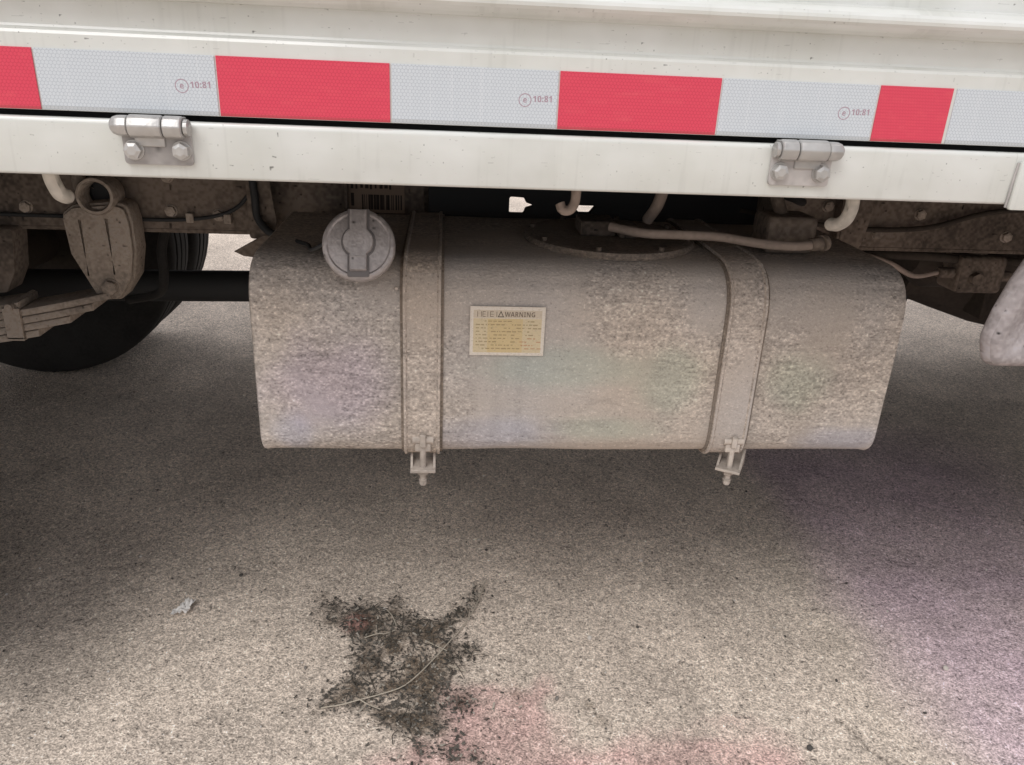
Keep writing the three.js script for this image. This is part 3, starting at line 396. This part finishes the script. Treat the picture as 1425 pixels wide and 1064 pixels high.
// added, unseen boxes and a flap that cut the light under the bed
mesh('added_shade_box', [box(0.44, 1.66, 0.31, 0.79, -1.86, -1.45, 0.015), box(0.64, 0.66, 0.3, 0.79, -1.7, -1.6, 0.003), box(1.2, 1.22, 0.3, 0.79, -1.7, -1.6, 0.003)], M.dark, truck);
mesh('added_side_block', [box(-0.5, 0.02, 0.29, 0.79, -1.88, -1.45, 0.015)], M.dark, truck);  // unseen block added to close the far side against light
mesh('added_shade_box', [box(1.12, 1.7, 0.3, 0.79, -0.5, -0.09, 0.015)], M.dark, truck);  // near-side block added out of view to darken the ground at right
mesh('added_shade_flap', [box(-0.822, -0.812, 0.19, 0.76, -0.35, -0.05, 0.004), box(-0.826, -0.81, 0.745, 0.8, -0.34, -0.06, 0.004)], M.rubber, truck);  // flap added out of view to shade the ground at left
mesh('added_rear_block', [box(-2.55, -1.75, 0.31, 0.78, -1.86, -1.45, 0.015)], M.dark, truck);  // unseen block added at the rear to stop far-side light
// bolts, clips, lines and small brackets on the chassis
{
  for (const [x, y] of [[-0.95, 0.655], [-0.9, 0.72], [-0.77, 0.66], [-0.74, 0.735], [-0.545, 0.66], [-0.545, 0.715], [-0.47, 0.655], [0.52, 0.65], [0.56, 0.7], [0.66, 0.655], [0.73, 0.69], [0.9, 0.655], [1.02, 0.66], [1.1, 0.7]]) mesh('bolt', hexBolt(x, y, -0.58, 0.009, 0.006, x * 7), M.cast, truck);
  mesh('brake_line', tube([V(-1.1, 0.652, -0.574), V(-0.72, 0.648, -0.573), V(-0.5, 0.65, -0.573), V(-0.44, 0.668, -0.57), V(-0.41, 0.7, -0.566)], 0.0032, 60, 8), M.black, truck);
  for (const x of [-0.52, -0.46]) mesh('clip', box(x, x + 0.012, 0.643, 0.659, -0.579, -0.568, 0.002), M.cast, truck);
  mesh('brake_hose', tube([V(-0.56, 0.64, -0.6), V(-0.575, 0.59, -0.6), V(-0.58, 0.545, -0.61), V(-0.6, 0.505, -0.64), V(-0.68, 0.47, -0.7)], 0.008, 40, 10), M.rubber, truck);
  mesh('small_bracket', [plateXY(rounded([[0.58, 0.635], [0.62, 0.635], [0.63, 0.7], [0.61, 0.745], [0.575, 0.745]], 0.006), -0.56, -0.554, 0.001), box(0.574, 0.58, 0.64, 0.74, -0.58, -0.556, 0.001)], M.frame, truck);
  mesh('valve_body', [box(0.84, 0.93, 0.545, 0.615, -0.66, -0.59, 0.01), cyl(V(0.885, 0.615, -0.625), V(0.885, 0.64, -0.625), 0.02, 0.016), cyl(V(0.84, 0.58, -0.61), V(0.81, 0.58, -0.61), 0.01, 0.01, 6), cyl(V(0.93, 0.575, -0.61), V(0.955, 0.575, -0.61), 0.01, 0.01, 6), cyl(V(0.87, 0.575, -0.59), V(0.87, 0.575, -0.578), 0.012, 0.012, 6)], M.frame, truck);
  mesh('air_line', tube([V(0.81, 0.58, -0.61), V(0.76, 0.575, -0.6), V(0.7, 0.6, -0.59), V(0.62, 0.618, -0.59), V(0.4, 0.618, -0.6)], 0.005, 40, 8), M.dustyTube, truck);
  mesh('air_line', tube([V(0.1, 0.73, -0.5), V(0.2, 0.738, -0.47), V(0.3, 0.745, -0.45), V(0.42, 0.735, -0.47), V(0.5, 0.71, -0.55)], 0.007, 40, 8), M.rubber, truck);
}
// mudguard beside the tank: dished panel with a rolled edge
{
  const out = rounded([[0.505, 0.6185], [0.95, 0.6185], [0.95, 0.792], [0.55, 0.792], [0.526, 0.752], [0.511, 0.716], [0.501, 0.682], [0.4955, 0.652]], [0.02, 0.02, 0.02, 0.02, 0.03, 0.03, 0.03, 0.03], 8), n = out.length;
  const nrm = out.map((p, i) => { const a = out[(i + n - 1) % n], b = out[(i + 1) % n], t = [b[0] - a[0], b[1] - a[1]], l = Math.hypot(...t); return [-t[1] / l, t[0] / l]; }); // inward for a counter-clockwise outline
  const rings = [[0.01, -0.048], [0.004, -0.043], [0.0004, -0.036], [0.0012, -0.03], [0.004, -0.0245], [0.0085, -0.021], [0.014, -0.0203], [0.019, -0.0218], [0.026, -0.0245], [0.033, -0.028], [0.041, -0.0315], [0.05, -0.0335], [0.058, -0.034]], P = [], I = [];
  for (const [d, z] of rings) for (let i = 0; i < n; i++) { const k = Math.min(d, 0.016), f = 1 - Math.max(0, d - 0.016) / 0.07, x = out[i][0] + nrm[i][0] * k, y = out[i][1] + nrm[i][1] * k; P.push(x + (x > 0.72 ? -1 : 1) * (d - k), 0.705 + (y - 0.705) * f, z); }
  for (let k = 1; k < rings.length; k++) for (let i = 0; i < n; i++) { const j = (i + 1) % n, a = (k - 1) * n + i, b = (k - 1) * n + j, c = k * n + i, d = k * n + j; I.push(a, b, c, b, d, c); }
  const c = P.length / 3; P.push(0.72, 0.705, -0.034); for (let i = 0; i < n; i++) I.push((rings.length - 1) * n + i, (rings.length - 1) * n + (i + 1) % n, c);
  const g = new THREE.BufferGeometry(); g.setAttribute('position', new THREE.Float32BufferAttribute(P, 3)); g.setIndex(I); g.computeVertexNormals();
  const mg = mesh('mudguard', g, M.guard, truck, 'grey rounded mudguard corner beside the tank');
  mesh('bolt', hexBolt(0.62, 0.74, -0.034, 0.008, 0.005), M.plate, mg);
}

// ---------------------------------------------------------------- small things on the ground
{
  const r = rngOf(91), flake = new THREE.BufferGeometry();
  flake.setAttribute('position', new THREE.Float32BufferAttribute([-0.5, 0, -0.25, 0.5, 0.05, -0.3, 0.1, 0.22, 0.05, -0.5, 0, -0.25, 0.1, 0.22, 0.05, -0.4, 0.08, 0.35, -0.4, 0.08, 0.35, 0.1, 0.22, 0.05, 0.45, 0, 0.3, 0.45, 0, 0.3, 0.1, 0.22, 0.05, 0.5, 0.05, -0.3], 3)); flake.computeVertexNormals();
  const N = 3900, im = new THREE.InstancedMesh(flake, std({ color: rgb(1, 1, 1), roughness: 0.95, side: THREE.DoubleSide }), N), m4 = new THREE.Matrix4(), q = new THREE.Quaternion(), e = new THREE.Euler(), col = new THREE.Color();
  for (let i = 0; i < N;) {
    const x = -0.34 + (r() < 0.85 ? 0.34 : 0.62) * r(), z = -0.47 + 0.42 * r(), d = messDist(x, z); if (d < 0.006 - 0.03 * r() ** 2 || (d > 0.01 && r() > 0.8)) { if (!(d > -0.045 && r() < 0.03)) continue; }
    const s = 0.0014 + 0.0052 * r() ** 3; e.set((r() - 0.5) * 0.9, r() * 6.3, (r() - 0.5) * 0.9); q.setFromEuler(e);
    m4.compose(V(x, 0.0022 + 0.002 * r(), z), q, V(s * (0.7 + 1.2 * r()), s * (0.6 + r()), s)); im.setMatrixAt(i, m4);
    const k = r(), b = k > 0.86 ? 0.2 + 0.2 * r() : 0.04 + 0.09 * r(); col.setRGB(b * 1.12, b, b * 0.84); im.setColorAt(i, col); i++;
  }
  im.name = 'dirt_litter'; im.castShadow = im.receiveShadow = true; Object.assign(im.userData, { kind: 'stuff', label: 'dark crumbs of dirt and leaf bits scattered on the concrete', category: 'litter' }); scene.add(im);
  const grit = new THREE.InstancedMesh(new THREE.IcosahedronGeometry(0.5, 0), std({ color: rgb(1, 1, 1), roughness: 0.95 }), 900);
  for (let i = 0; i < 900; i++) { const x = -1.0 + 2.0 * r(), z = -1.0 + 1.05 * r(), s = 0.0012 + 0.0036 * r() ** 4; e.set(r() * 6, r() * 6, r() * 6); q.setFromEuler(e); m4.compose(V(x, 0.0006 + s * 0.3, z), q, V(s, s * 0.7, s * (0.7 + 0.5 * r()))); grit.setMatrixAt(i, m4); const b = r() > 0.5 ? 0.55 : 0.12; col.setRGB(b, b * 0.93, b * 0.85); grit.setColorAt(i, col); }
  grit.name = 'grit'; grit.castShadow = grit.receiveShadow = true; Object.assign(grit.userData, { kind: 'stuff', label: 'loose sand grains and grit lying over the concrete', category: 'grit' }); scene.add(grit);
  const peb = new THREE.InstancedMesh(new THREE.IcosahedronGeometry(0.5, 1), std({ color: rgb(1, 1, 1), roughness: 0.9 }), 70);
  for (let i = 0; i < 70; i++) { const x = -0.9 + 1.8 * r(), z = -0.85 + 0.85 * r(), s = 0.0035 + 0.006 * r() ** 3; e.set(r() * 6, r() * 6, r() * 6); q.setFromEuler(e); m4.compose(V(x, s * 0.25, z), q, V(s, s * 0.6, s * (0.6 + 0.6 * r()))); peb.setMatrixAt(i, m4); const b = r() > 0.6 ? 0.5 : r() > 0.3 ? 0.2 : 0.07; col.setRGB(b * 1.05, b * 0.96, b * 0.86); peb.setColorAt(i, col); }
  peb.name = 'gravel'; peb.castShadow = peb.receiveShadow = true; Object.assign(peb.userData, { kind: 'stuff', label: 'sparse pebbles and dark bits strewn about the concrete', category: 'gravel' }); scene.add(peb);
  // stringy fibres tangled in the dirt
  const fib = []; for (let i = 0; i < 150; i++) { let x, z; do { x = -0.33 + 0.3 * r(); z = -0.46 + 0.37 * r(); } while (messDist(x, z) < -0.004); const a = r() * 6.3, L = 0.012 + 0.04 * r() * r(), b = a + (r() - 0.5) * 1.6; fib.push(tube([V(x, 0.003 + 0.003 * r(), z), V(x + L * 0.5 * Math.cos(a), 0.005 + 0.004 * r(), z + L * 0.5 * Math.sin(a)), V(x + L * 0.5 * (Math.cos(a) + Math.cos(b)), 0.003, z + L * 0.5 * (Math.sin(a) + Math.sin(b)))], 0.0005 + 0.0005 * r(), 6, 4)); }
  const fm = mesh('plant_litter', fib, std({ color: rgb(0.09, 0.078, 0.062), roughness: 0.95 }), scene); Object.assign(fm.userData, { kind: 'stuff', label: 'fine dark plant fibres tangled in the dirt patch', category: 'litter' });
  // pale dry grass stalks
  const straw = std({ color: rgb(0.6, 0.54, 0.45), map: grime(97, 128, 0.2, 0.3, 8), roughness: 0.85 });
  const stalk = (label, pts, rad) => tag(mesh('grass_stalk', [tube(pts.map(([x, z, y]) => V(x, y ?? 0.005, z)), rad, 40, 7)], straw, scene), label, 'grass stalk');
  stalk('longest pale stalk, lying in a curve across the whole dirt patch', [[-0.278, -0.166], [-0.25, -0.17, 0.006], [-0.223, -0.178, 0.007], [-0.19, -0.19, 0.006], [-0.159, -0.203, 0.007], [-0.135, -0.228, 0.008], [-0.116, -0.256, 0.007], [-0.088, -0.3, 0.006], [-0.058, -0.35, 0.006], [-0.034, -0.41, 0.005], [-0.018, -0.47]], 0.001);
  stalk('short stalk forking off the low end of the longest stalk', [[-0.224, -0.179, 0.008], [-0.208, -0.17], [-0.189, -0.16]], 0.0009);
  stalk('thin pale stalk beside the reddish spot in the dirt patch', [[-0.228, -0.318], [-0.207, -0.325, 0.007], [-0.194, -0.326, 0.006], [-0.178, -0.336]], 0.001);
  stalk('short stalk crossing the upper end of the longest stalk', [[-0.126, -0.305, 0.008], [-0.108, -0.293, 0.007], [-0.09, -0.283]], 0.0009);
  stalk('tiny stalk at the edge where the dirt meets pink dust', [[-0.087, -0.25], [-0.074, -0.241, 0.006], [-0.06, -0.235]], 0.0011);
  stalk('thin straight stalk near the upper tip of the dirt patch', [[-0.196, -0.39], [-0.185, -0.37, 0.007], [-0.176, -0.345]], 0.0009);
  // crumpled scrap of pale paper
  const pg = mergeVertices(new THREE.PlaneGeometry(0.028, 0.036, 16, 18)).rotateX(-Math.PI / 2), pp = pg.attributes.position; for (let i = 0; i < pp.count; i++) { const x = pp.getX(i), z = pp.getZ(i), f = Math.abs(fbm(x * 120 + 60, z * 120 + 60, 501, 2) - 0.5); pp.setXYZ(i, x * (0.45 + 0.6 * vn(z * 130 + 40, 3, 511)) - z * 0.35, 0.003 + 0.03 * f + 0.004 * vn(x * 300 + 50, z * 300 + 50, 513), z * (0.8 + 0.3 * vn(x * 90 + 30, 5, 517))); } pg.computeVertexNormals();
  const scrap = mesh('paper_scrap', pg, std({ color: rgb(0.8, 0.77, 0.73), roughness: 0.9, side: THREE.DoubleSide }), scene); scrap.position.set(-0.545, 0.002, -0.4); tag(scrap, 'small crumpled scrap of pale paper on bare concrete', 'paper scrap');
}
renderer.render(scene, camera);
